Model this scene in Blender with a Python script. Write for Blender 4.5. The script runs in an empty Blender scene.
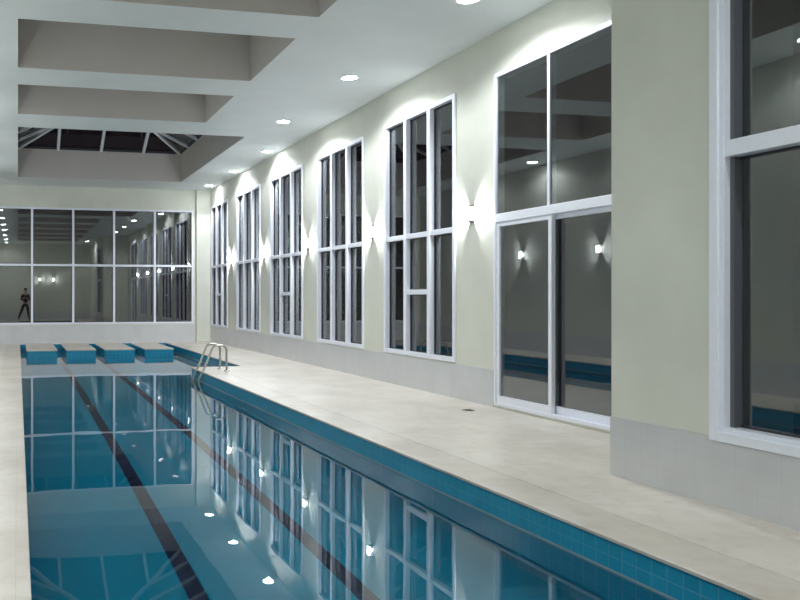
import bpy, bmesh, math
from mathutils import Vector, Matrix

S = bpy.context.scene
COL = S.collection

# ------------------------------------------------------------------ camera
cam_d = bpy.data.cameras.new('camera')
cam = bpy.data.objects.new('camera', cam_d)
COL.objects.link(cam)
cam.location = (0.0, 0.0, 1.30)
cam.rotation_euler = (math.radians(90), 0, -math.atan2(172, 800))
cam_d.sensor_width = 36
cam_d.lens = 36.0
cam_d.shift_x = 0.2625
cam_d.shift_y = -0.00375
cam_d.clip_start = 0.05
S.camera = cam

# ------------------------------------------------------------------ world and exposure
W = bpy.data.worlds.new('night_sky')
S.world = W
W.use_nodes = True
bg = W.node_tree.nodes['Background']
bg.inputs[0].default_value = (0.70, 0.42, 0.58, 1)
bg.inputs[1].default_value = 0.016
S.view_settings.view_transform = 'Standard'
S.view_settings.look = 'None'
S.view_settings.gamma = 1
S.view_settings.exposure = 0.14
S.view_settings.use_curve_mapping = False
S.cycles.max_bounces = 12
S.cycles.diffuse_bounces = 6
S.cycles.glossy_bounces = 6
S.cycles.transmission_bounces = 8
S.cycles.transparent_max_bounces = 16
S.cycles.sample_clamp_indirect = 6
S.cycles.caustics_refractive = True
S.cycles.caustics_reflective = False
S.cycles.use_denoising = True

SPOT_W = 125.0        # each ceiling downlight
SCONCE_W = 35.0       # each wall light
LAMP_TINT = (0.93, 0.97, 1.0)

# ------------------------------------------------------------------ materials
def new_mat(name):
    m = bpy.data.materials.new(name)
    m.use_nodes = True
    return m, m.node_tree, m.node_tree.nodes['Principled BSDF']

def setp(p, **k):
    for a, v in k.items():
        p.inputs[a.replace('_', ' ')].default_value = v

def rgba(c):
    return (c[0], c[1], c[2], 1)

def math_node(t, op, a, b=None):
    n = t.nodes.new('ShaderNodeMath'); n.operation = op
    for i, v in enumerate((a, b)):
        if v is None: continue
        if isinstance(v, (int, float)): n.inputs[i].default_value = v
        else: t.links.new(v, n.inputs[i])
    return n.outputs[0]

def noise(t, vec, scale, detail=4, rough=0.55):
    n = t.nodes.new('ShaderNodeTexNoise')
    n.inputs['Scale'].default_value = scale
    n.inputs['Detail'].default_value = detail
    n.inputs['Roughness'].default_value = rough
    t.links.new(vec, n.inputs['Vector'])
    return n.outputs[0]

def ramp(t, fac, stops):
    r = t.nodes.new('ShaderNodeValToRGB')
    while len(r.color_ramp.elements) < len(stops): r.color_ramp.elements.new(0.5)
    for e, (p, c) in zip(r.color_ramp.elements, stops):
        e.position = p; e.color = rgba(c)
    t.links.new(fac, r.inputs[0])
    return r.outputs[0]

def mix(t, fac, a, b, mode='MIX'):
    n = t.nodes.new('ShaderNodeMix'); n.data_type = 'RGBA'; n.blend_type = mode
    for idx, v in ((0, fac), (6, a), (7, b)):
        if isinstance(v, (int, float)): n.inputs[idx].default_value = v
        elif isinstance(v, tuple): n.inputs[idx].default_value = rgba(v)
        else: t.links.new(v, n.inputs[idx])
    return n.outputs[2]

def bump(t, p, height, strength, dist):
    b = t.nodes.new('ShaderNodeBump')
    b.inputs['Strength'].default_value = strength
    b.inputs['Distance'].default_value = dist
    t.links.new(height, b.inputs['Height'])
    t.links.new(b.outputs[0], p.inputs['Normal'])

def wpos(t):
    return t.nodes.new('ShaderNodeNewGeometry').outputs['Position']

def grout(t, size, width, offs=(0.013, 0.017, 0.011)):
    """1 on the joint lines of a square grid, on faces of any direction"""
    g = t.nodes.new('ShaderNodeNewGeometry')
    sp = t.nodes.new('ShaderNodeSeparateXYZ'); t.links.new(g.outputs['Position'], sp.inputs[0])
    sn = t.nodes.new('ShaderNodeSeparateXYZ'); t.links.new(g.outputs['True Normal'], sn.inputs[0])
    sizes = size if isinstance(size, tuple) else (size,) * 3
    out = None
    for i in range(3):
        fr = math_node(t, 'FRACT', math_node(t, 'DIVIDE', math_node(t, 'ADD', sp.outputs[i], 100 * sizes[i] + offs[i]), sizes[i]))
        ln = math_node(t, 'LESS_THAN', fr, width / sizes[i])
        ok = math_node(t, 'LESS_THAN', math_node(t, 'ABSOLUTE', sn.outputs[i]), 0.7)
        m_ = math_node(t, 'MULTIPLY', ln, ok)
        out = m_ if out is None else math_node(t, 'MAXIMUM', out, m_)
    return out

def paint(name, col, rough=0.7, var=0.05, bstr=0.15):
    m, t, p = new_mat(name)
    v = wpos(t)
    n = noise(t, v, 1.6, 5)
    lo = tuple(c * (1 - var) for c in col); hi = tuple(min(1, c * (1 + var)) for c in col)
    t.links.new(ramp(t, n, [(0.3, lo), (0.7, hi)]), p.inputs['Base Color'])
    setp(p, Roughness=rough)
    bump(t, p, noise(t, v, 140, 2), bstr, 0.002)
    return m

def metal_paint(name, col, rough=0.35, metallic=0.0):
    m, t, p = new_mat(name)
    n = noise(t, wpos(t), 30, 2)
    t.links.new(ramp(t, n, [(0.3, tuple(c * .97 for c in col)), (0.7, col)]), p.inputs['Base Color'])
    setp(p, Roughness=rough, Metallic=metallic)
    return m

M = {}
M['wall'] = paint('cream_wall_paint', (0.68, 0.69, 0.62))
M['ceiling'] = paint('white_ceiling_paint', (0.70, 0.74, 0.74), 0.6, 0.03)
M['coffer'] = paint('shade_toned_coffer_paint', (0.56, 0.53, 0.51), 0.7, 0.03)  # ceiling paint with the coffers' warm unlit shade put into the colour
M['frame'] = metal_paint('white_window_frame', (0.84, 0.87, 0.97), 0.35)
M['sash_dark'] = metal_paint('slate_grey_sash', (0.10, 0.11, 0.13), 0.4)
M['bar'] = metal_paint('skylight_bar_paint', (0.72, 0.75, 0.80), 0.4)
M['gasket'] = metal_paint('dark_gasket', (0.03, 0.03, 0.04), 0.6)
M['steel'] = metal_paint('brushed_steel', (0.42, 0.42, 0.38), 0.28, 1.0)
M['housing'] = metal_paint('sconce_housing', (0.25, 0.25, 0.26), 0.4, 0.6)
M['ring'] = metal_paint('downlight_ring', (0.85, 0.86, 0.88), 0.35)

def make_dado():
    m, t, p = new_mat('white_wall_tile')
    g = grout(t, 0.15, 0.004)
    n = noise(t, wpos(t), 3.0, 3)
    base = ramp(t, n, [(0.3, (0.57, 0.58, 0.60)), (0.7, (0.62, 0.63, 0.65))])
    t.links.new(mix(t, math_node(t, 'MULTIPLY', g, 0.5), base, (0.50, 0.51, 0.53)), p.inputs['Base Color'])
    setp(p, Roughness=0.28)
    return m
M['dado'] = make_dado()

def make_deck(name, joint_size, c0, c1, stain):
    m, t, p = new_mat(name)
    v = wpos(t)
    g = grout(t, joint_size, 0.005)
    n1 = noise(t, v, 1.3, 6, 0.6)
    n2 = noise(t, v, 7.0, 5, 0.6)
    base = ramp(t, n1, [(0.30, c0), (0.62, c1)])
    st = ramp(t, n2, [(0.50, (0, 0, 0)), (0.80, (1, 1, 1))])
    base = mix(t, math_node(t, 'MULTIPLY', st, 0.5), base, stain)
    t.links.new(mix(t, math_node(t, 'MULTIPLY', g, 0.35), base, (0.40, 0.36, 0.30)), p.inputs['Base Color'])
    setp(p, Roughness=0.38)
    bump(t, p, n2, 0.1, 0.004)
    return m
M['deck'] = make_deck('pale_stone_deck', (0.6, 0.9, 0.5), (0.58, 0.53, 0.46), (0.70, 0.66, 0.60), (0.42, 0.36, 0.29))
M['coping'] = make_deck('pale_coping_stone', (5.0, 0.6, 0.5), (0.50, 0.45, 0.38), (0.64, 0.60, 0.54), (0.38, 0.33, 0.27))

def make_tile(name, c0, c1, gcol, size):
    m, t, p = new_mat(name)
    v = wpos(t)
    g = grout(t, size, 0.006)
    vs = t.nodes.new('ShaderNodeVectorMath'); vs.operation = 'SNAP'
    t.links.new(v, vs.inputs[0]); vs.inputs[1].default_value = (size, size, size)
    wn = t.nodes.new('ShaderNodeTexWhiteNoise'); t.links.new(vs.outputs[0], wn.inputs[0])
    base = ramp(t, wn.outputs[0], [(0.0, c0), (1.0, c1)])
    t.links.new(mix(t, math_node(t, 'MULTIPLY', g, 0.6), base, gcol), p.inputs['Base Color'])
    setp(p, Roughness=0.2)
    return m
M['tile'] = make_tile('teal_pool_tile', (0.010, 0.235, 0.39), (0.014, 0.27, 0.44), (0.10, 0.33, 0.44), 0.10)
M['tile_floor'] = make_tile('teal_pool_floor_tile', (0.0005, 0.24, 0.39), (0.001, 0.255, 0.41), (0.002, 0.26, 0.41), 0.10)
M['lane'] = make_tile('navy_lane_tile', (0.012, 0.010, 0.040), (0.016, 0.014, 0.050), (0.03, 0.03, 0.08), 0.065)

M['scum'] = metal_paint('grey_waterline_grout', (0.22, 0.33, 0.38), 0.5)

def make_water():
    m, t, p = new_mat('pool_water')
    v = wpos(t)
    setp(p, Roughness=0.0, IOR=1.33)
    p.inputs['Transmission Weight'].default_value = 1.0
    p.inputs['Base Color'].default_value = (0.62, 0.96, 1.0, 1)
    mp = t.nodes.new('ShaderNodeMapping'); t.links.new(v, mp.inputs[0])
    mp.inputs['Scale'].default_value = (1.0, 0.7, 1.0)
    n = noise(t, mp.outputs[0], 1.8, 2, 0.4)
    bump(t, p, n, 0.5, 0.0026)
    return m
M['water'] = make_water()

def make_glass(name, refl):
    m = bpy.data.materials.new(name); m.use_nodes = True
    t = m.node_tree
    t.nodes.clear()
    o = t.nodes.new('ShaderNodeOutputMaterial')
    gl = t.nodes.new('ShaderNodeBsdfGlossy'); gl.inputs['Roughness'].default_value = 0.0
    gl.inputs[0].default_value = (0.95, 0.98, 0.98, 1)
    tr = t.nodes.new('ShaderNodeBsdfTransparent'); tr.inputs[0].default_value = (0.62, 0.65, 0.66, 1)
    fr = t.nodes.new('ShaderNodeFresnel'); fr.inputs[0].default_value = 1.75
    mx = t.nodes.new('ShaderNodeMixShader')
    # the same reflectance from either side of the pane
    g = t.nodes.new('ShaderNodeNewGeometry')
    lw = t.nodes.new('ShaderNodeLayerWeight'); lw.inputs[0].default_value = 0.5
    pw = math_node(t, 'POWER', lw.outputs['Facing'], 4.0)
    f = math_node(t, 'ADD', math_node(t, 'MULTIPLY', pw, 0.80), refl)
    t.links.new(f, mx.inputs[0])
    t.links.new(tr.outputs[0], mx.inputs[1]); t.links.new(gl.outputs[0], mx.inputs[2])
    t.links.new(mx.outputs[0], o.inputs[0])
    t.nodes.remove(fr); t.nodes.remove(g)
    return m
M['glass'] = make_glass('window_glass', 0.14)
M['roof_glass'] = make_glass('skylight_glass', 0.012)

def emit(name, col, strength):
    m, t, p = new_mat(name)
    p.inputs['Base Color'].default_value = rgba((0.8, 0.8, 0.8))
    p.inputs['Emission Color'].default_value = rgba(col)
    p.inputs['Emission Strength'].default_value = strength
    return m
M['lamp'] = emit('downlight_diffuser', (0.96, 0.98, 1.0), 110.0)
M['sconce_glow'] = emit('sconce_diffuser', (0.96, 0.98, 1.0), 40.0)

# ------------------------------------------------------------------ mesh helpers
class MB:
    def __init__(self): self.bm = bmesh.new()
    def box(self, a, b):
        x0, x1 = sorted((a[0], b[0])); y0, y1 = sorted((a[1], b[1])); z0, z1 = sorted((a[2], b[2]))
        v = [self.bm.verts.new(c) for c in ((x0, y0, z0), (x1, y0, z0), (x1, y1, z0), (x0, y1, z0),
                                            (x0, y0, z1), (x1, y0, z1), (x1, y1, z1), (x0, y1, z1))]
        for f in ((3, 2, 1, 0), (4, 5, 6, 7), (0, 1, 5, 4), (1, 2, 6, 5), (2, 3, 7, 6), (3, 0, 4, 7)):
            self.bm.faces.new([v[i] for i in f])
        return self
    def tube(self, pts, r, seg=12, radii=None):
        pts = [Vector(p) for p in pts]
        rings = []; ref = None
        for i, p in enumerate(pts):
            d = (pts[min(i + 1, len(pts) - 1)] - pts[max(i - 1, 0)]).normalized()
            if ref is None:
                ref = Vector((0, 1, 0)) if abs(d.y) < 0.9 else Vector((1, 0, 0))
            u = (ref - d * ref.dot(d)).normalized(); w = d.cross(u); ref = u
            rr = radii[i] if radii else r
            rings.append([self.bm.verts.new(p + (u * math.cos(2 * math.pi * k / seg) + w * math.sin(2 * math.pi * k / seg)) * rr) for k in range(seg)])
        for a, b in zip(rings, rings[1:]):
            for k in range(seg):
                f = self.bm.faces.new((a[k], a[(k + 1) % seg], b[(k + 1) % seg], b[k])); f.smooth = True
        self.bm.faces.new(rings[0][::-1]); self.bm.faces.new(rings[-1])
        return self
    def bar(self, p0, p1, w, h, up=(0, 0, 1)):
        """square bar from p0 to p1"""
        p0, p1 = Vector(p0), Vector(p1)
        d = (p1 - p0).normalized(); s = d.cross(Vector(up)).normalized(); u = s.cross(d)
        vs = []
        for p in (p0, p1):
            for a, b in ((-1, -1), (1, -1), (1, 1), (-1, 1)):
                vs.append(self.bm.verts.new(p + s * a * w / 2 + u * b * h / 2))
        for f in ((0, 1, 2, 3), (7, 6, 5, 4), (0, 4, 5, 1), (1, 5, 6, 2), (2, 6, 7, 3), (3, 7, 4, 0)):
            self.bm.faces.new([vs[i] for i in f])
        return self
    def lathe(self, prof, c, seg=32, closed=False):
        """profile of (radius, z) turned round the z axis at c"""
        rings = []
        for r, z in prof:
            if r < 1e-6: rings.append([self.bm.verts.new((c[0], c[1], c[2] + z))])
            else: rings.append([self.bm.verts.new((c[0] + r * math.cos(2 * math.pi * k / seg), c[1] + r * math.sin(2 * math.pi * k / seg), c[2] + z)) for k in range(seg)])
        prs = list(zip(rings, rings[1:]))
        if closed: prs.append((rings[-1], rings[0]))
        for a, b in prs:
            for k in range(seg):
                k2 = (k + 1) % seg
                if len(a) == 1 and len(b) == 1: continue
                if len(a) == 1: f = self.bm.faces.new((a[0], b[k2], b[k]))
                elif len(b) == 1: f = self.bm.faces.new((a[k], a[k2], b[0]))
                else: f = self.bm.faces.new((a[k], a[k2], b[k2], b[k]))
                f.smooth = True
        return self
    def face(self, pts):
        self.bm.faces.new([self.bm.verts.new(p) for p in pts]); return self
    def build(self, name, mat, parent=None, bevel=0, label=None):
        bmesh.ops.recalc_face_normals(self.bm, faces=self.bm.faces[:])
        if parent is not None:
            off = Vector(parent.location); q = parent.parent
            while q is not None: off += Vector(q.location); q = q.parent
            bmesh.ops.translate(self.bm, verts=self.bm.verts[:], vec=-off)
        me = bpy.data.meshes.new(name)
        self.bm.to_mesh(me); self.bm.free()
        me.materials.append(mat)
        o = bpy.data.objects.new(name, me); COL.objects.link(o)
        if parent is not None: o.parent = parent
        if bevel:
            b = o.modifiers.new('bevel', 'BEVEL'); b.width = bevel; b.segments = 2; b.limit_method = 'ANGLE'
        if label: o['label'] = label
        return o

def tag(o, label=None, cat=None, group=None, kind=None):
    if label: o['label'] = label
    if cat: o['category'] = cat
    if group: o['group'] = group
    if kind: o['kind'] = kind
    return o

def empty(name, loc):
    o = bpy.data.objects.new(name, None); COL.objects.link(o)
    o.location = loc; o.empty_display_size = 0.2
    return o

def copy_tree(o, parent=None):
    c = o.copy(); COL.objects.link(c)
    if parent is not None: c.parent = parent
    for ch in list(o.children): copy_tree(ch, c)
    return c

# ------------------------------------------------------------------ the place, in metres
XR = 5.50            # long window wall
XN = 4.25            # nearer wall that stands further into the room
YN = 5.08            # where it ends
XL = -1.10           # left wall
YF = 22.85           # far wall
YB = -2.00           # wall behind
ZC = 4.42            # ceiling
ZT = 5.17            # top of the ceiling coffers
PX0, PX1, PX2 = 0.045, 3.15, 4.13      # pool edges: left, right, right of the wide part
PY0, PYJ, PYP, PYE = 1.50, 14.50, 19.90, 22.40
ZW = -0.19           # water level
ZB = -0.93           # pool floor
WIN = [(20.74, 22.62), (17.80, 19.86), (14.97, 17.04), (12.11, 14.18), (9.33, 11.37)]
DOOR = (6.25, 8.46)
WZ0, WZ1 = 0.46, 3.92
NEARWIN = (2.20, 4.165)
FARWIN = (-0.78, 5.01, 0.53, 3.82)

def holed(mb, box_at, a0, a1, z0, z1, holes):
    """wall pieces around rectangular openings; box_at(a0, a1, z0, z1) adds one piece"""
    a = a0
    for h0, h1, hz0, hz1 in sorted(holes):
        if h0 > a: box_at(a, h0, z0, z1)
        if hz0 > z0: box_at(h0, h1, z0, hz0)
        if hz1 < z1: box_at(h0, h1, hz1, z1)
        a = h1
    if a < a1: box_at(a, a1, z0, z1)

# walls
ZTOP = 5.30
mb = MB()
holed(mb, lambda a, b, c, d: mb.box((XR, a, c), (XR + 0.12, b, d)), YN, YF + 0.2, -0.12, ZTOP,
      [(w[0], w[1], WZ0, WZ1) for w in WIN] + [(DOOR[0], DOOR[1], 0.03, WZ1)])
tag(mb.build('wall_right', M['wall']), kind='structure')
mb = MB()
holed(mb, lambda a, b, c, d: mb.box((XN, a, c), (XN + 0.22, b, d)), YB - 0.2, YN, -0.12, ZTOP, [(NEARWIN[0], NEARWIN[1], WZ0 - 0.01, 3.95)])
mb.box((XN + 0.22, YN - 0.22, -0.12), (XR + 0.12, YN, ZTOP))
tag(mb.build('wall_right_near', M['wall']), kind='structure')
mb = MB()
holed(mb, lambda a, b, c, d: mb.box((a, YF, c), (b, YF + 0.2, d)), XL - 0.2, XR, -0.12, ZTOP, [FARWIN])
tag(mb.build('wall_far', M['wall']), kind='structure')
tag(MB().box((XL - 0.2, YB - 0.2, -0.12), (XL, YF, ZTOP)).build('wall_left', M['wall']), kind='structure')
tag(MB().box((XL, YB - 0.2, -0.12), (XN, YB, ZTOP)).build('wall_back', M['wall']), kind='structure')
tag(MB().box((5.08, YF - 0.14, 0), (XR, YF, ZC)).build('trim_1', M['wall'], bevel=0.01), kind='structure')

# white tiled dado
D = 0.012
mb = MB()
mb.box((XR - D, YN, 0.0), (XR, DOOR[0] - 0.03, WZ0 - 0.02)).box((XR - D, DOOR[1] + 0.03, 0.0), (XR, YF - 0.14, WZ0 - 0.02))
tag(mb.build('trim_2', M['dado']), kind='structure')
tag(MB().box((XN - D, YB, 0.0), (XN, YN, 0.43)).build('trim_3', M['dado']), kind='structure')
tag(MB().box((XL, YF - D, 0.0), (5.08, YF, 0.50)).build('trim_4', M['dado']), kind='structure')
tag(MB().box((XL, YB, 0.0), (XL + D, YF - D, 0.44)).build('trim_5', M['dado']), kind='structure')
tag(MB().box((XL + D, YB, 0.0), (XN - D, YB + D, 0.44)).build('trim_6', M['dado']), kind='structure')

# ceiling with deep coffers
CX1, CX2 = 3.28, 4.32
OPS = [(0.60, 2.62), (3.45, 5.52), (6.32, 8.42), (9.17, 11.12), (12.00, 13.93)]
OP4 = (15.00, 21.27)
mb = MB()
mb.box((XL, YB, ZC), (0.0, YF, ZT))
mb.box((CX1, YB, ZC), (XR, OP4[0], ZT))
mb.box((CX2, OP4[0], ZC), (XR, YF, ZT))
y = YB
for a, b in OPS:
    mb.box((0, y, ZC), (CX1, a, ZT)); y = b
mb.box((0, y, ZC), (CX1, OP4[0], ZT))
mb.box((0, OP4[1], ZC), (CX2, YF, ZT))
mb.box((XL, YB, ZT), (XR, OP4[0], ZT + 0.12))
ceil = tag(mb.build('ceiling', M['ceiling']), kind='structure')
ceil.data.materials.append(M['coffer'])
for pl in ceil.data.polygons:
    if abs(pl.normal.z) < 0.5 or pl.center.z > 4.8: pl.material_index = 1  # coffer sides and tops get the shade-toned colour

# floor: stone deck round the pool
TH = 0.18
mb = MB()
CW = 0.34            # coping width
mb.box((XL, YB, -TH), (PX0 - CW, YF, 0))
mb.box((PX0 - CW, YB, -TH), (XR, PY0 - CW, 0))
mb.box((PX1 + CW, PY0 - CW, -TH), (XR, PYJ - CW, 0))
mb.box((PX2 + CW, PYJ - CW, -TH), (XR, YF, 0))
mb.box((PX0 - CW, PYE, -TH), (PX2 + CW, YF, 0))
tag(mb.build('floor', M['deck']), kind='structure')
OV = 0.02
mb = MB()
CT = 0.022
mb.box((PX0 - CW, PY0 - CW, -CT), (PX0 + 0.012, PYE, 0.0))
mb.box((PX0 + 0.012, PY0 - CW, -CT), (PX1 - OV, PY0 + OV, 0.0))
mb.box((PX1 - OV, PY0 - CW, -CT), (PX1 + CW, PYJ - CW, 0.0))
mb.box((PX1 - OV, PYJ - CW, -CT), (PX2 + CW, PYJ + OV, 0.0))
mb.box((PX2 - OV, PYJ + OV, -CT), (PX2 + CW, PYE, 0.0))
tag(mb.build('trim_7', M['coping'], bevel=0.005), kind='structure')

# pool basin
mb = MB()
T = 0.25
mb.box((PX0 - T, PY0 - T, ZB - 0.2), (PX2 + T, PYE + T, ZB))
mb.box((PX0 - T, PY0 - T, ZB), (PX0, PYE + T, -CT - 0.001))
mb.box((PX0, PY0 - T, ZB), (PX1 + T, PY0, -CT - 0.001))
mb.box((PX1, PY0, ZB), (PX1 + T, PYJ - T, -CT - 0.001))
mb.box((PX1, PYJ - T, ZB), (PX2 + T, PYJ, -CT - 0.001))
mb.box((PX2, PYJ, ZB), (PX2 + T, PYE + T, -CT - 0.001))
mb.box((PX0, PYE, ZB), (PX2, PYE + T, -TH - 0.001))
mb.box((PX0, PYE - 0.02, -TH - 0.001), (PX2, PYE - 0.001, -0.004))
basin = tag(mb.build('pool_basin', M['tile']), kind='structure')
basin.data.materials.append(M['tile_floor'])
for pl in basin.data.polygons:
    if pl.normal.z > 0.5 and abs(pl.center.z - ZB) < 0.01: pl.material_index = 1
k = MB()
k.box((PX1 - 0.004, PY0, ZW - 0.004), (PX1 - 0.0005, PYJ - 0.001, ZW + 0.012)).box((PX2 - 0.004, PYJ, ZW - 0.004), (PX2 - 0.0005, PYE - 0.03, ZW + 0.012)).box((PX0 + 0.0005, PY0, ZW - 0.004), (PX0 + 0.004, PYE - 0.03, ZW + 0.012))
k.build('waterline_strip', M['scum'], basin, label='thin grey line along the waterline')
for x in (1.035, 2.0):
    MB().box((x - 0.058, PY0 + 0.6, ZB), (x + 0.058, PYP - 0.3, ZB + 0.004)).build('lane_line', M['lane'], basin, label='dark navy lane line on the pool floor')

# platforms between the slots at the far end
PLAT = [(0.21, 0.94), (1.17, 1.89), (2.11, 2.86), (3.12, 3.85)]
PL_LABEL = ['leftmost teal tiled starting platform at the far pool end, next to the left deck',
            'second teal tiled starting platform from the left at the far pool end',
            'third teal tiled starting platform from the left at the far pool end',
            'rightmost teal tiled starting platform at the far pool end, nearest the ladder side']
for (a, b), lb in zip(PLAT, PL_LABEL):
    r = empty('starting_platform', ((a + b) / 2, (PYP + PYE) / 2, ZB))
    tag(r, lb, 'platform', 'tiled platforms at the far end of the pool')
    MB().box((a, PYP, ZB), (b, PYE - 0.021, -0.03)).build('body', M['tile'], r)
    MB().box((a - 0.008, PYP - 0.012, -0.03), (b + 0.008, PYE - 0.021, 0.0)).build('top_slab', M['coping'], r, bevel=0.006, label='pale stone top slab')

# water surface
w = MB()
E_ = 0.0005
w.face([(PX0 + E_, PY0 + E_, ZW), (PX1 - E_, PY0 + E_, ZW), (PX1 - E_, PYJ + E_, ZW), (PX2 - E_, PYJ + E_, ZW), (PX2 - E_, PYE - 0.021, ZW), (PX0 + E_, PYE - 0.021, ZW)])
wo = tag(w.build('pool_water', M['water']), 'still clear teal water filling the long tiled pool', 'water', kind='stuff')
if wo.data.polygons[0].normal.z < 0: wo.data.flip_normals()

# ------------------------------------------------------------------ windows
def right_at(xw): return lambda a, n, z: (xw - n, a, z)
def far_at(yw): return lambda a, n, z: (a, yw - n, z)

def fbox(mb, P, a0, a1, n0, n1, z0, z1):
    mb.box(P(a0, n0, z0), P(a1, n1, z1)); return mb

def window(name, P, a0, a1, z0, z1, cols, zr, rail=0.07, face=0.06, mid=0.075, n0=-0.10, n1=0.02, ng=-0.062, sash=None, sashz=1.37, step=False):
    """cols = centres of the mullions; zr = height of the rail"""
    root = empty(name, P((a0 + a1) / 2, 0, z0)); tag(root, kind='structure')
    f = MB()
    fbox(f, P, a0, a0 + face, n0, n1, z0, z1); fbox(f, P, a1 - face, a1, n0, n1, z0, z1)
    fbox(f, P, a0 + face, a1 - face, n0, n1, z0, z0 + face); fbox(f, P, a0 + face, a1 - face, n0, n1, z1 - face, z1)
    if step:      # proud casing round the frame
        c = 0.04
        fbox(f, P, a0 - c, a0 + 0.02, n1, n1 + 0.02, z0 - c, z1 + c); fbox(f, P, a1 - 0.02, a1 + c, n1, n1 + 0.02, z0 - c, z1 + c)
        fbox(f, P, a0 + 0.02, a1 - 0.02, n1, n1 + 0.02, z0 - c, z0 + 0.02); fbox(f, P, a0 + 0.02, a1 - 0.02, n1, n1 + 0.02, z1 - 0.02, z1 + c)
        d_ = MB(); fbox(d_, P, a0 + face, a0 + face + 0.03, n0, -0.035, z0 + face, z1 - face); fbox(d_, P, a1 - face - 0.03, a1 - face, n0, -0.035, z0 + face, z1 - face)
        d_.build('sash_stile', M['sash_dark'], root)
    f.build('window_frame', M['frame'], root, bevel=0.004)
    for m_ in cols:
        fbox(MB(), P, m_ - mid / 2, m_ + mid / 2, n0, n1, z0 + face, z1 - face).build('mullion', M['frame'], root, bevel=0.004)
    edges = [a0 + face] + [v for m_ in cols for v in (m_ - mid / 2, m_ + mid / 2)] + [a1 - face]
    spans = list(zip(edges[0::2], edges[1::2]))
    for i, (s0, s1) in enumerate(spans):
        fbox(MB(), P, s0, s1, n0, n1 - 0.006, zr - rail / 2, zr + rail / 2).build('rail', M['frame'], root, bevel=0.004)
        lows = [(z0 + face, zr - rail / 2)]
        if sash == i:
            fbox(MB(), P, s0, s1, n0, n1 - 0.012, sashz - 0.035, sashz + 0.035).build('sash_rail', M['frame'], root, bevel=0.004)
            lows = [(z0 + face, sashz - 0.035), (sashz + 0.035, zr - rail / 2)]
        for q0, q1 in lows + [(zr + rail / 2, z1 - face)]:
            g = MB(); fbox(g, P, s0, s1, ng - 0.008, ng - 0.002, q0, q1); g.build('pane', M['glass'], root)
            k = MB(); b = 0.012
            fbox(k, P, s0, s0 + b, ng - 0.002, ng + 0.012, q0, q1); fbox(k, P, s1 - b, s1, ng - 0.002, ng + 0.012, q0, q1)
            fbox(k, P, s0 + b, s1 - b, ng - 0.002, ng + 0.012, q1 - b, q1); fbox(k, P, s0 + b, s1 - b, ng - 0.002, ng + 0.012, q0, q0 + b)
            k.build('gasket', M['gasket'], root)
    return root

for i, (a, b) in enumerate(WIN):
    wd = (b - a) / 3
    window('window_%d' % (i + 1), right_at(XR), a, b, WZ0, WZ1, [a + wd, a + 2 * wd], 2.17, sash=1 if i in (0, 2, 4) else None)
window('window_6', right_at(XN), NEARWIN[0], NEARWIN[1], WZ0 - 0.01, 3.95, [(NEARWIN[0] + NEARWIN[1]) / 2], 2.21, rail=0.10, face=0.05, n1=0.012, ng=-0.09, step=True)
window('window_7', far_at(YF), FARWIN[0], FARWIN[1], FARWIN[2], FARWIN[3], [0.385, 1.53, 2.69, 3.87], 2.20, rail=0.06, face=0.05, mid=0.06, ng=-0.05)

# sliding glass door
P = right_at(XR)
root = tag(empty('door_1', P(sum(DOOR) / 2, 0, 0.03)), kind='structure')
a0, a1 = DOOR; am = 7.47; f_ = 0.05
f = MB()
fbox(f, P, a0, a0 + f_, -0.09, 0.025, 0.03, WZ1); fbox(f, P, a1 - 0.04, a1, -0.02, 0.025, 0.03, WZ1)
fbox(f, P, a0 + f_, a1 - f_, -0.14, 0.025, WZ1 - f_, WZ1); fbox(f, P, a0 + f_, a1 - f_, -0.14, 0.025, 0.03, 0.07)
f.build('door_frame', M['frame'], root, bevel=0.004)
fbox(MB(), P, a0 + f_, a1 - f_, -0.10, 0.03, 2.17, 2.27).build('transom', M['frame'], root, bevel=0.005)
fbox(MB(), P, am - 0.02, am + 0.02, -0.06, 0.022, 2.27, WZ1 - f_).build('mullion', M['frame'], root, bevel=0.004)
for s0, s1 in ((a0 + f_, am - 0.02), (am + 0.02, a1 - f_)):
    fbox(MB(), P, s0, s1, 0.0, 0.006, 2.27, WZ1 - f_).build('pane', M['glass'], root)
for s0, s1, n in ((am - 0.05, a1 - f_, -0.005), (a0 + f_, am + 0.05, -0.065)):
    st = 0.055
    k = MB()
    fbox(k, P, s0, s0 + st, n - 0.02, n + 0.025, 0.07, 2.17); fbox(k, P, s1 - st, s1, n - 0.02, n + 0.025, 0.07, 2.17)
    fbox(k, P, s0 + st, s1 - st, n - 0.02, n + 0.025, 0.07, 0.15); fbox(k, P, s0 + st, s1 - st, n - 0.02, n + 0.025, 2.12, 2.17)
    pn = k.build('sliding_panel', M['frame'], root, bevel=0.003)
    fbox(MB(), P, s0 + st, s1 - st, n - 0.003, n + 0.003, 0.15, 2.12).build('pane', M['glass'], pn)

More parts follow.
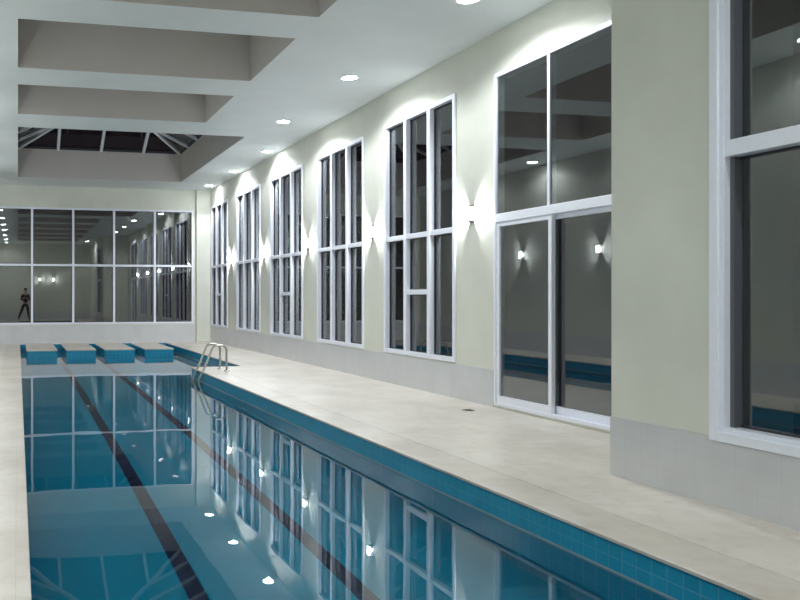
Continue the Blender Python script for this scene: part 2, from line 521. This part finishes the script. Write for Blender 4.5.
# skylight over the wide coffer: a hipped glass roof
ZS, ZR_ = ZT, 6.20
sx0, sx1, sy0, sy1 = 0.0, CX2, OP4[0], OP4[1]
xm = (sx0 + sx1) / 2
r0, r1 = (xm, sy0 + 2.16, ZR_), (xm, sy1 - 2.16, ZR_)
sk = tag(empty('skylight', (xm, (sy0 + sy1) / 2, ZS)), kind='structure')
c = [(sx0, sy0, ZS), (sx1, sy0, ZS), (sx1, sy1, ZS), (sx0, sy1, ZS)]
kerb = MB()
for p0, p1 in ((c[0], c[1]), (c[1], c[2]), (c[2], c[3]), (c[3], c[0])): kerb.bar((p0[0], p0[1], ZS + 0.03), (p1[0], p1[1], ZS + 0.03), 0.08, 0.06)
kerb.build('kerb_frame', M['gasket'], sk)
MB().bar(r0, r1, 0.09, 0.09).build('ridge_bar', M['bar'], sk)
for p0, p1 in ((c[0], r0), (c[1], r0), (c[2], r1), (c[3], r1)):
    MB().bar(p0, p1, 0.08, 0.07).build('hip_bar', M['bar'], sk)
def rafter(p0, p1): MB().bar(p0, p1, 0.07, 0.06).build('rafter', M['bar'], sk)
def lerp(a, b, t): return tuple(a[i] + (b[i] - a[i]) * t for i in range(3))
for x in (1.03, 2.16, 3.29):
    t_ = 1 - abs(x - xm) / 2.16
    rafter((x, sy1, ZS), (x, sy1 - 2.16 * t_, ZS + (ZR_ - ZS) * t_))
    rafter((x, sy0, ZS), (x, sy0 + 2.16 * t_, ZS + (ZR_ - ZS) * t_))
for k in range(1, 6):
    y = sy0 + (sy1 - sy0) * k / 6
    t_ = min(1, (y - sy0) / 2.16, (sy1 - y) / 2.16)
    rafter((sx0, y, ZS), (xm * t_, y, ZS + (ZR_ - ZS) * t_))
    rafter((sx1, y, ZS), (sx1 - xm * t_, y, ZS + (ZR_ - ZS) * t_))
up = 0.045
for poly in ([c[0], c[1], r0], [c[2], c[3], r1], [c[1], c[2], r1, r0], [c[3], c[0], r0, r1]):
    lo = [(p[0], p[1], p[2] + up) for p in poly]; hi = [(p[0], p[1], p[2] + up + 0.006) for p in poly]
    g = MB(); vl = [g.bm.verts.new(p) for p in lo]; vh = [g.bm.verts.new(p) for p in hi]
    g.bm.faces.new(vl); g.bm.faces.new(vh)
    for i in range(len(vl)):
        j = (i + 1) % len(vl); g.bm.faces.new((vl[i], vl[j], vh[j], vh[i]))
    g.build('pane', M['roof_glass'], sk)

# ------------------------------------------------------------------ lamps
def make_downlight():
    r = empty('downlight', (0, 0, ZC))
    MB().lathe([(0.105, 0.0), (0.105, -0.014), (0.125, -0.018), (0.14, -0.008), (0.14, 0.0)], (0, 0, ZC), 40, True).build('trim_ring', M['ring'], r)
    MB().lathe([(0.0, -0.022), (0.045, -0.021), (0.08, -0.018), (0.105, -0.012), (0.105, -0.002), (0, -0.002)], (0, 0, ZC), 40).build('diffuser', M['lamp'], r)
    l = bpy.data.lights.new('downlight_beam', 'SPOT')
    l.energy = SPOT_W; l.color = LAMP_TINT; l.spot_size = math.radians(154); l.spot_blend = 0.35; l.shadow_soft_size = 0.02
    lo = bpy.data.objects.new('beam', l); COL.objects.link(lo); lo.parent = r; lo.location = (0, 0, -0.045)
    return r

NTH = ['first', 'second', 'third', 'fourth', 'fifth']
down0 = make_downlight()
spots = [(4.60, 7.56, 'bright round ceiling downlight above the sliding glass door'),
         (4.60, 10.62, 'bright round ceiling downlight above the tall window nearest the sliding door'),
         (4.60, 13.52, 'bright round ceiling downlight above the second tall window past the sliding door'),
         (5.22, 16.37, 'round ceiling downlight close to the wall above the third tall window past the door'),
         (5.22, 19.14, 'round ceiling downlight close to the wall above the fourth tall window past the door'),
         (5.22, 21.75, 'round ceiling downlight close to the wall in the far right corner')]
spots += [(3.78, 0.90, 'round ceiling downlight over the near end of the right deck')]
for k, yy in enumerate((-0.9, 1.6, 4.6, 7.85, 10.6, 13.5, 16.4, 19.1)):
    spots.append((-0.62, yy, 'round ceiling downlight over the left deck, number %s from the back wall' % ['one', 'two', 'three', 'four', 'five', 'six', 'seven', 'eight', 'nine'][k]))
dim = [ch for ch in down0.children if ch.type == 'LIGHT'][0].data.copy(); dim.energy = SPOT_W * 0.30
soft = dim.copy(); soft.energy = SPOT_W * 0.6; soft.spot_size = math.radians(118)
for i, (x, yy, lb) in enumerate(spots):
    o = down0 if i == 0 else copy_tree(down0)
    o.location = (x, yy, ZC)
    if x < 0:         # the lamps over the left deck burn lower
        for ch in o.children:
            if ch.type == 'LIGHT': ch.data = dim
    if x > 5 and yy > 21:      # the corner lamp has a narrower beam
        for ch in o.children:
            if ch.type == 'LIGHT': ch.data = soft
    tag(o, lb, 'ceiling light', 'recessed ceiling downlights')

def make_sconce():
    """built facing -X at the origin: light spills to the left and right, caps above and below"""
    r = empty('wall_sconce', (0, 0, 0))
    MB().box((-0.012, -0.05, -0.11), (0, 0.05, 0.11)).build('back_plate', M['housing'], r, bevel=0.003)
    for s in (-1, 1):
        MB().box((-0.095, -0.045, s * 0.085 - 0.008), (-0.012, 0.045, s * 0.085 + 0.008)).build('cap', M['housing'], r, bevel=0.004)
    MB().box((-0.092, -0.042, -0.076), (-0.076, 0.042, 0.076)).build('diffuser', M['sconce_glow'], r, bevel=0.006, label='glowing frosted diffuser')
    l = bpy.data.lights.new('sconce_bulb', 'POINT'); l.energy = SCONCE_W; l.color = LAMP_TINT; l.shadow_soft_size = 0.018
    lo = bpy.data.objects.new('bulb', l); COL.objects.link(lo); lo.parent = r; lo.location = (-0.044, 0, 0)
    return r
ZL = 2.33
SY = [8.96, 11.78, 14.69, 17.53, 20.40]
sc0 = make_sconce()
RL = ['glowing wall sconce between the sliding door and the nearest tall window',
      'glowing wall sconce between the first and second tall windows past the sliding door',
      'glowing wall sconce between the second and third tall windows past the sliding door',
      'glowing wall sconce between the third and fourth tall windows past the sliding door',
      'glowing wall sconce between the two farthest tall windows of the right wall']
for i, yy in enumerate(SY):
    o = sc0 if i == 0 else copy_tree(sc0)
    o.location = (XR, yy, ZL); tag(o, RL[i], 'wall light', 'wall sconces')
for i, yy in enumerate([0.4, 3.3, 6.1, 11.95, 14.92, 17.45, 20.4]):
    o = copy_tree(sc0); o.location = (XL, yy, ZL); o.rotation_euler = (0, 0, math.pi)
    tag(o, 'glowing wall sconce on the left wall, number %s from the back wall' % ['one', 'two', 'three', 'four', 'five', 'six', 'seven', 'eight'][i], 'wall light', 'wall sconces')
for x, lb in ((1.25, 'left glowing sconce of the pair on the back wall'), (2.05, 'right glowing sconce of the pair on the back wall')):
    o = copy_tree(sc0); o.location = (x, YB, ZL); o.rotation_euler = (0, 0, -math.pi / 2)
    tag(o, lb, 'wall light', 'wall sconces')

# ------------------------------------------------------------------ pool ladder
lad = empty('pool_ladder', (3.62, 13.8, 0))
tag(lad, 'stainless steel pool ladder with two bent handrails at the pool corner', 'ladder')
def arc(cx, cz, r, a0, a1, n=8):
    return [(cx + r * math.cos(math.radians(a0 + (a1 - a0) * i / n)), cz + r * math.sin(math.radians(a0 + (a1 - a0) * i / n))) for i in range(n + 1)]
for yy in (13.60, 14.06):
    prof = [(3.58, 0.0), (3.58, 0.20), (3.58, 0.35)] + arc(3.49, 0.36, 0.09, 0, 90) + arc(3.40, 0.36, 0.09, 90, 150) + [(3.20, 0.10), (3.10, -0.12), (3.08, -0.20), (3.08, -0.45), (3.08, -0.88)]
    MB().tube([(x, yy, z) for x, z in prof], 0.019, 14).build('handrail', M['steel'], lad)
    MB().lathe([(0.0, 0.018), (0.03, 0.018), (0.05, 0.010), (0.055, 0.0), (0, 0)], (3.58, yy, 0), 24).build('flange', M['steel'], lad)
for z in (-0.28, -0.52, -0.75):
    MB().box((3.03, 13.60, z), (3.12, 14.06, z + 0.025)).build('tread', M['steel'], lad, bevel=0.005)

# floor drain in the right deck
fd = empty('floor_drain', (5.05, 8.30, 0))
tag(fd, 'small round grey floor drain in the deck before the sliding door', 'drain')
MB().lathe([(0.0, 0.004), (0.055, 0.004), (0.07, 0.005), (0.075, 0.0), (0, 0.0)], (5.05, 8.30, 0), 28).build('drain_ring', M['steel'], fd)
g = MB()
for k in range(-2, 3): g.box((5.05 - 0.045, 8.30 + k * 0.018 - 0.004, 0.004), (5.05 + 0.045, 8.30 + k * 0.018 + 0.004, 0.0055))
g.build('drain_grate', M['gasket'], fd)

# ------------------------------------------------------------------ photographer, standing behind the camera; seen only as a dark reflection in the far window
per = empty('person', (0.42, -0.95, 0))
tag(per, 'person in dark clothes standing on the deck at the near pool end', 'person')
M['skin'] = metal_paint('skin', (0.50, 0.31, 0.23), 0.55)
M['dark_cloth'] = paint('dark_cloth', (0.022, 0.016, 0.026), 0.85, 0.1)
M['hair'] = paint('dark_hair', (0.02, 0.014, 0.01), 0.6, 0.1)
def skin_mesh(name, chains, mat, root_pt, sub=2):
    """chains: lists of (point, radius); equal points are shared"""
    me = bpy.data.meshes.new(name); idx = {}; vs = []; rs = []; es = []
    for ch in chains:
        prev = None
        for p, r in ch:
            k = tuple(round(c, 4) for c in p)
            if k not in idx: idx[k] = len(vs); vs.append(k); rs.append(r)
            if prev is not None: es.append((prev, idx[k]))
            prev = idx[k]
    me.from_pydata(vs, es, []); me.materials.append(mat)
    o = bpy.data.objects.new(name, me); COL.objects.link(o); o.parent = per
    o.modifiers.new('skin', 'SKIN'); sd = o.modifiers.new('sub', 'SUBSURF'); sd.levels = sd.render_levels = sub
    lay = me.skin_vertices[0].data
    for i, r in enumerate(rs):
        rr = r if isinstance(r, tuple) else (r, r)
        lay[i].radius = rr; lay[i].use_root = (i == idx[tuple(round(c, 4) for c in root_pt)])
    return o
pel = (0, 0, 0.93)
chains = [[(pel, (0.15, 0.11)), ((0, 0, 1.10), (0.14, 0.10)), ((0, 0.01, 1.28), (0.16, 0.11)), ((0, 0, 1.42), (0.12, 0.09)), ((0, 0.01, 1.50), 0.055), ((0, 0.025, 1.57), 0.07), ((0, 0.03, 1.64), (0.082, 0.095)), ((0, 0.025, 1.71), (0.07, 0.08))]]
for s_ in (-1, 1):
    st = 0.13 if s_ > 0 else 0.30
    chains.append([(pel, 0), ((s_ * 0.09, 0, 0.86), 0.09), ((s_ * (0.06 + st * 0.6), 0.03, 0.48), 0.062), ((s_ * (0.08 + st), -0.02, 0.10), 0.042), ((s_ * (0.08 + st), 0.03, 0.045), 0.045), ((s_ * (0.09 + st), 0.17, 0.035), 0.035)])
    chains.append([((0, 0, 1.42), 0), ((s_ * 0.18, 0, 1.40), 0.058), ((s_ * 0.24, 0.04, 1.13), 0.043), ((s_ * 0.13, 0.28, 1.22), 0.032), ((s_ * 0.10, 0.34, 1.24), (0.04, 0.022))])
    w_ = Vector((s_ * 0.10, 0.34, 1.24))
    for k, ln in enumerate((0.060, 0.072, 0.066, 0.050)):
        b_ = w_ + Vector((-s_ * 0.01, 0.035, 0.028 - 0.018 * k))
        chains.append([(tuple(w_), 0), (tuple(b_), 0.010), (tuple(b_ + Vector((-s_ * ln * 0.4, ln * 0.45, 0))), 0.009), (tuple(b_ + Vector((-s_ * ln * 0.9, ln * 0.4, -0.01))), 0.008)])
    t_ = w_ + Vector((-s_ * 0.025, 0.005, 0.035))
    chains.append([(tuple(w_), 0), (tuple(t_), 0.011), (tuple(t_ + Vector((-s_ * 0.02, 0.025, 0.015))), 0.009)])
body = skin_mesh('body', chains, M['skin'], pel)
top = [[((0, 0, 0.90), (0.165, 0.125)), ((0, 0, 1.10), (0.155, 0.115)), ((0, 0.01, 1.28), (0.175, 0.125)), ((0, 0, 1.41), (0.13, 0.10)), ((0, 0.005, 1.46), (0.075, 0.07))]]
for s_ in (-1, 1):
    top.append([((0, 0, 1.41), 0), ((s_ * 0.18, 0, 1.40), 0.070), ((s_ * 0.24, 0.04, 1.13), 0.055), ((s_ * 0.14, 0.26, 1.213), 0.044)])
skin_mesh('shirt', top, M['dark_cloth'], (0, 0, 0.90))
tr = [[((0, 0, 1.0), (0.16, 0.12)), (pel, (0.165, 0.125))]]
for s_ in (-1, 1):
    st = 0.13 if s_ > 0 else 0.30
    tr.append([(pel, 0), ((s_ * 0.09, 0, 0.86), 0.105), ((s_ * (0.06 + st * 0.6), 0.03, 0.48), 0.078), ((s_ * (0.08 + st), -0.015, 0.09), 0.062)])
skin_mesh('trousers', tr, M['dark_cloth'], pel)
for s_ in (-1, 1):
    st = 0.13 if s_ > 0 else 0.30
    skin_mesh('shoe', [[((s_ * (0.08 + st), -0.045, 0.048), 0.046), ((s_ * (0.085 + st), 0.06, 0.050), 0.048), ((s_ * (0.09 + st), 0.18, 0.042), 0.040)]], M['dark_cloth'], (s_ * (0.08 + st), -0.045, 0.048))
skin_mesh('hair', [[((0, -0.03, 1.60), 0.05), ((0, -0.01, 1.69), (0.082, 0.085)), ((0, 0.035, 1.745), (0.062, 0.06))]], M['hair'], (0, -0.01, 1.69))
for s_ in (-1, 1):
    MB().lathe([(0, -0.009), (0.008, -0.005), (0.010, 0), (0.008, 0.005), (0, 0.009)], (0.42 + s_ * 0.032, -0.95 + 0.118, 1.655), 12).build('eye', M['hair'], per)
MB().lathe([(0, -0.02), (0.013, -0.016), (0.011, 0.0), (0.004, 0.03), (0, 0.032)], (0.42, -0.95 + 0.128, 1.625), 12).build('nose', M['skin'], per)
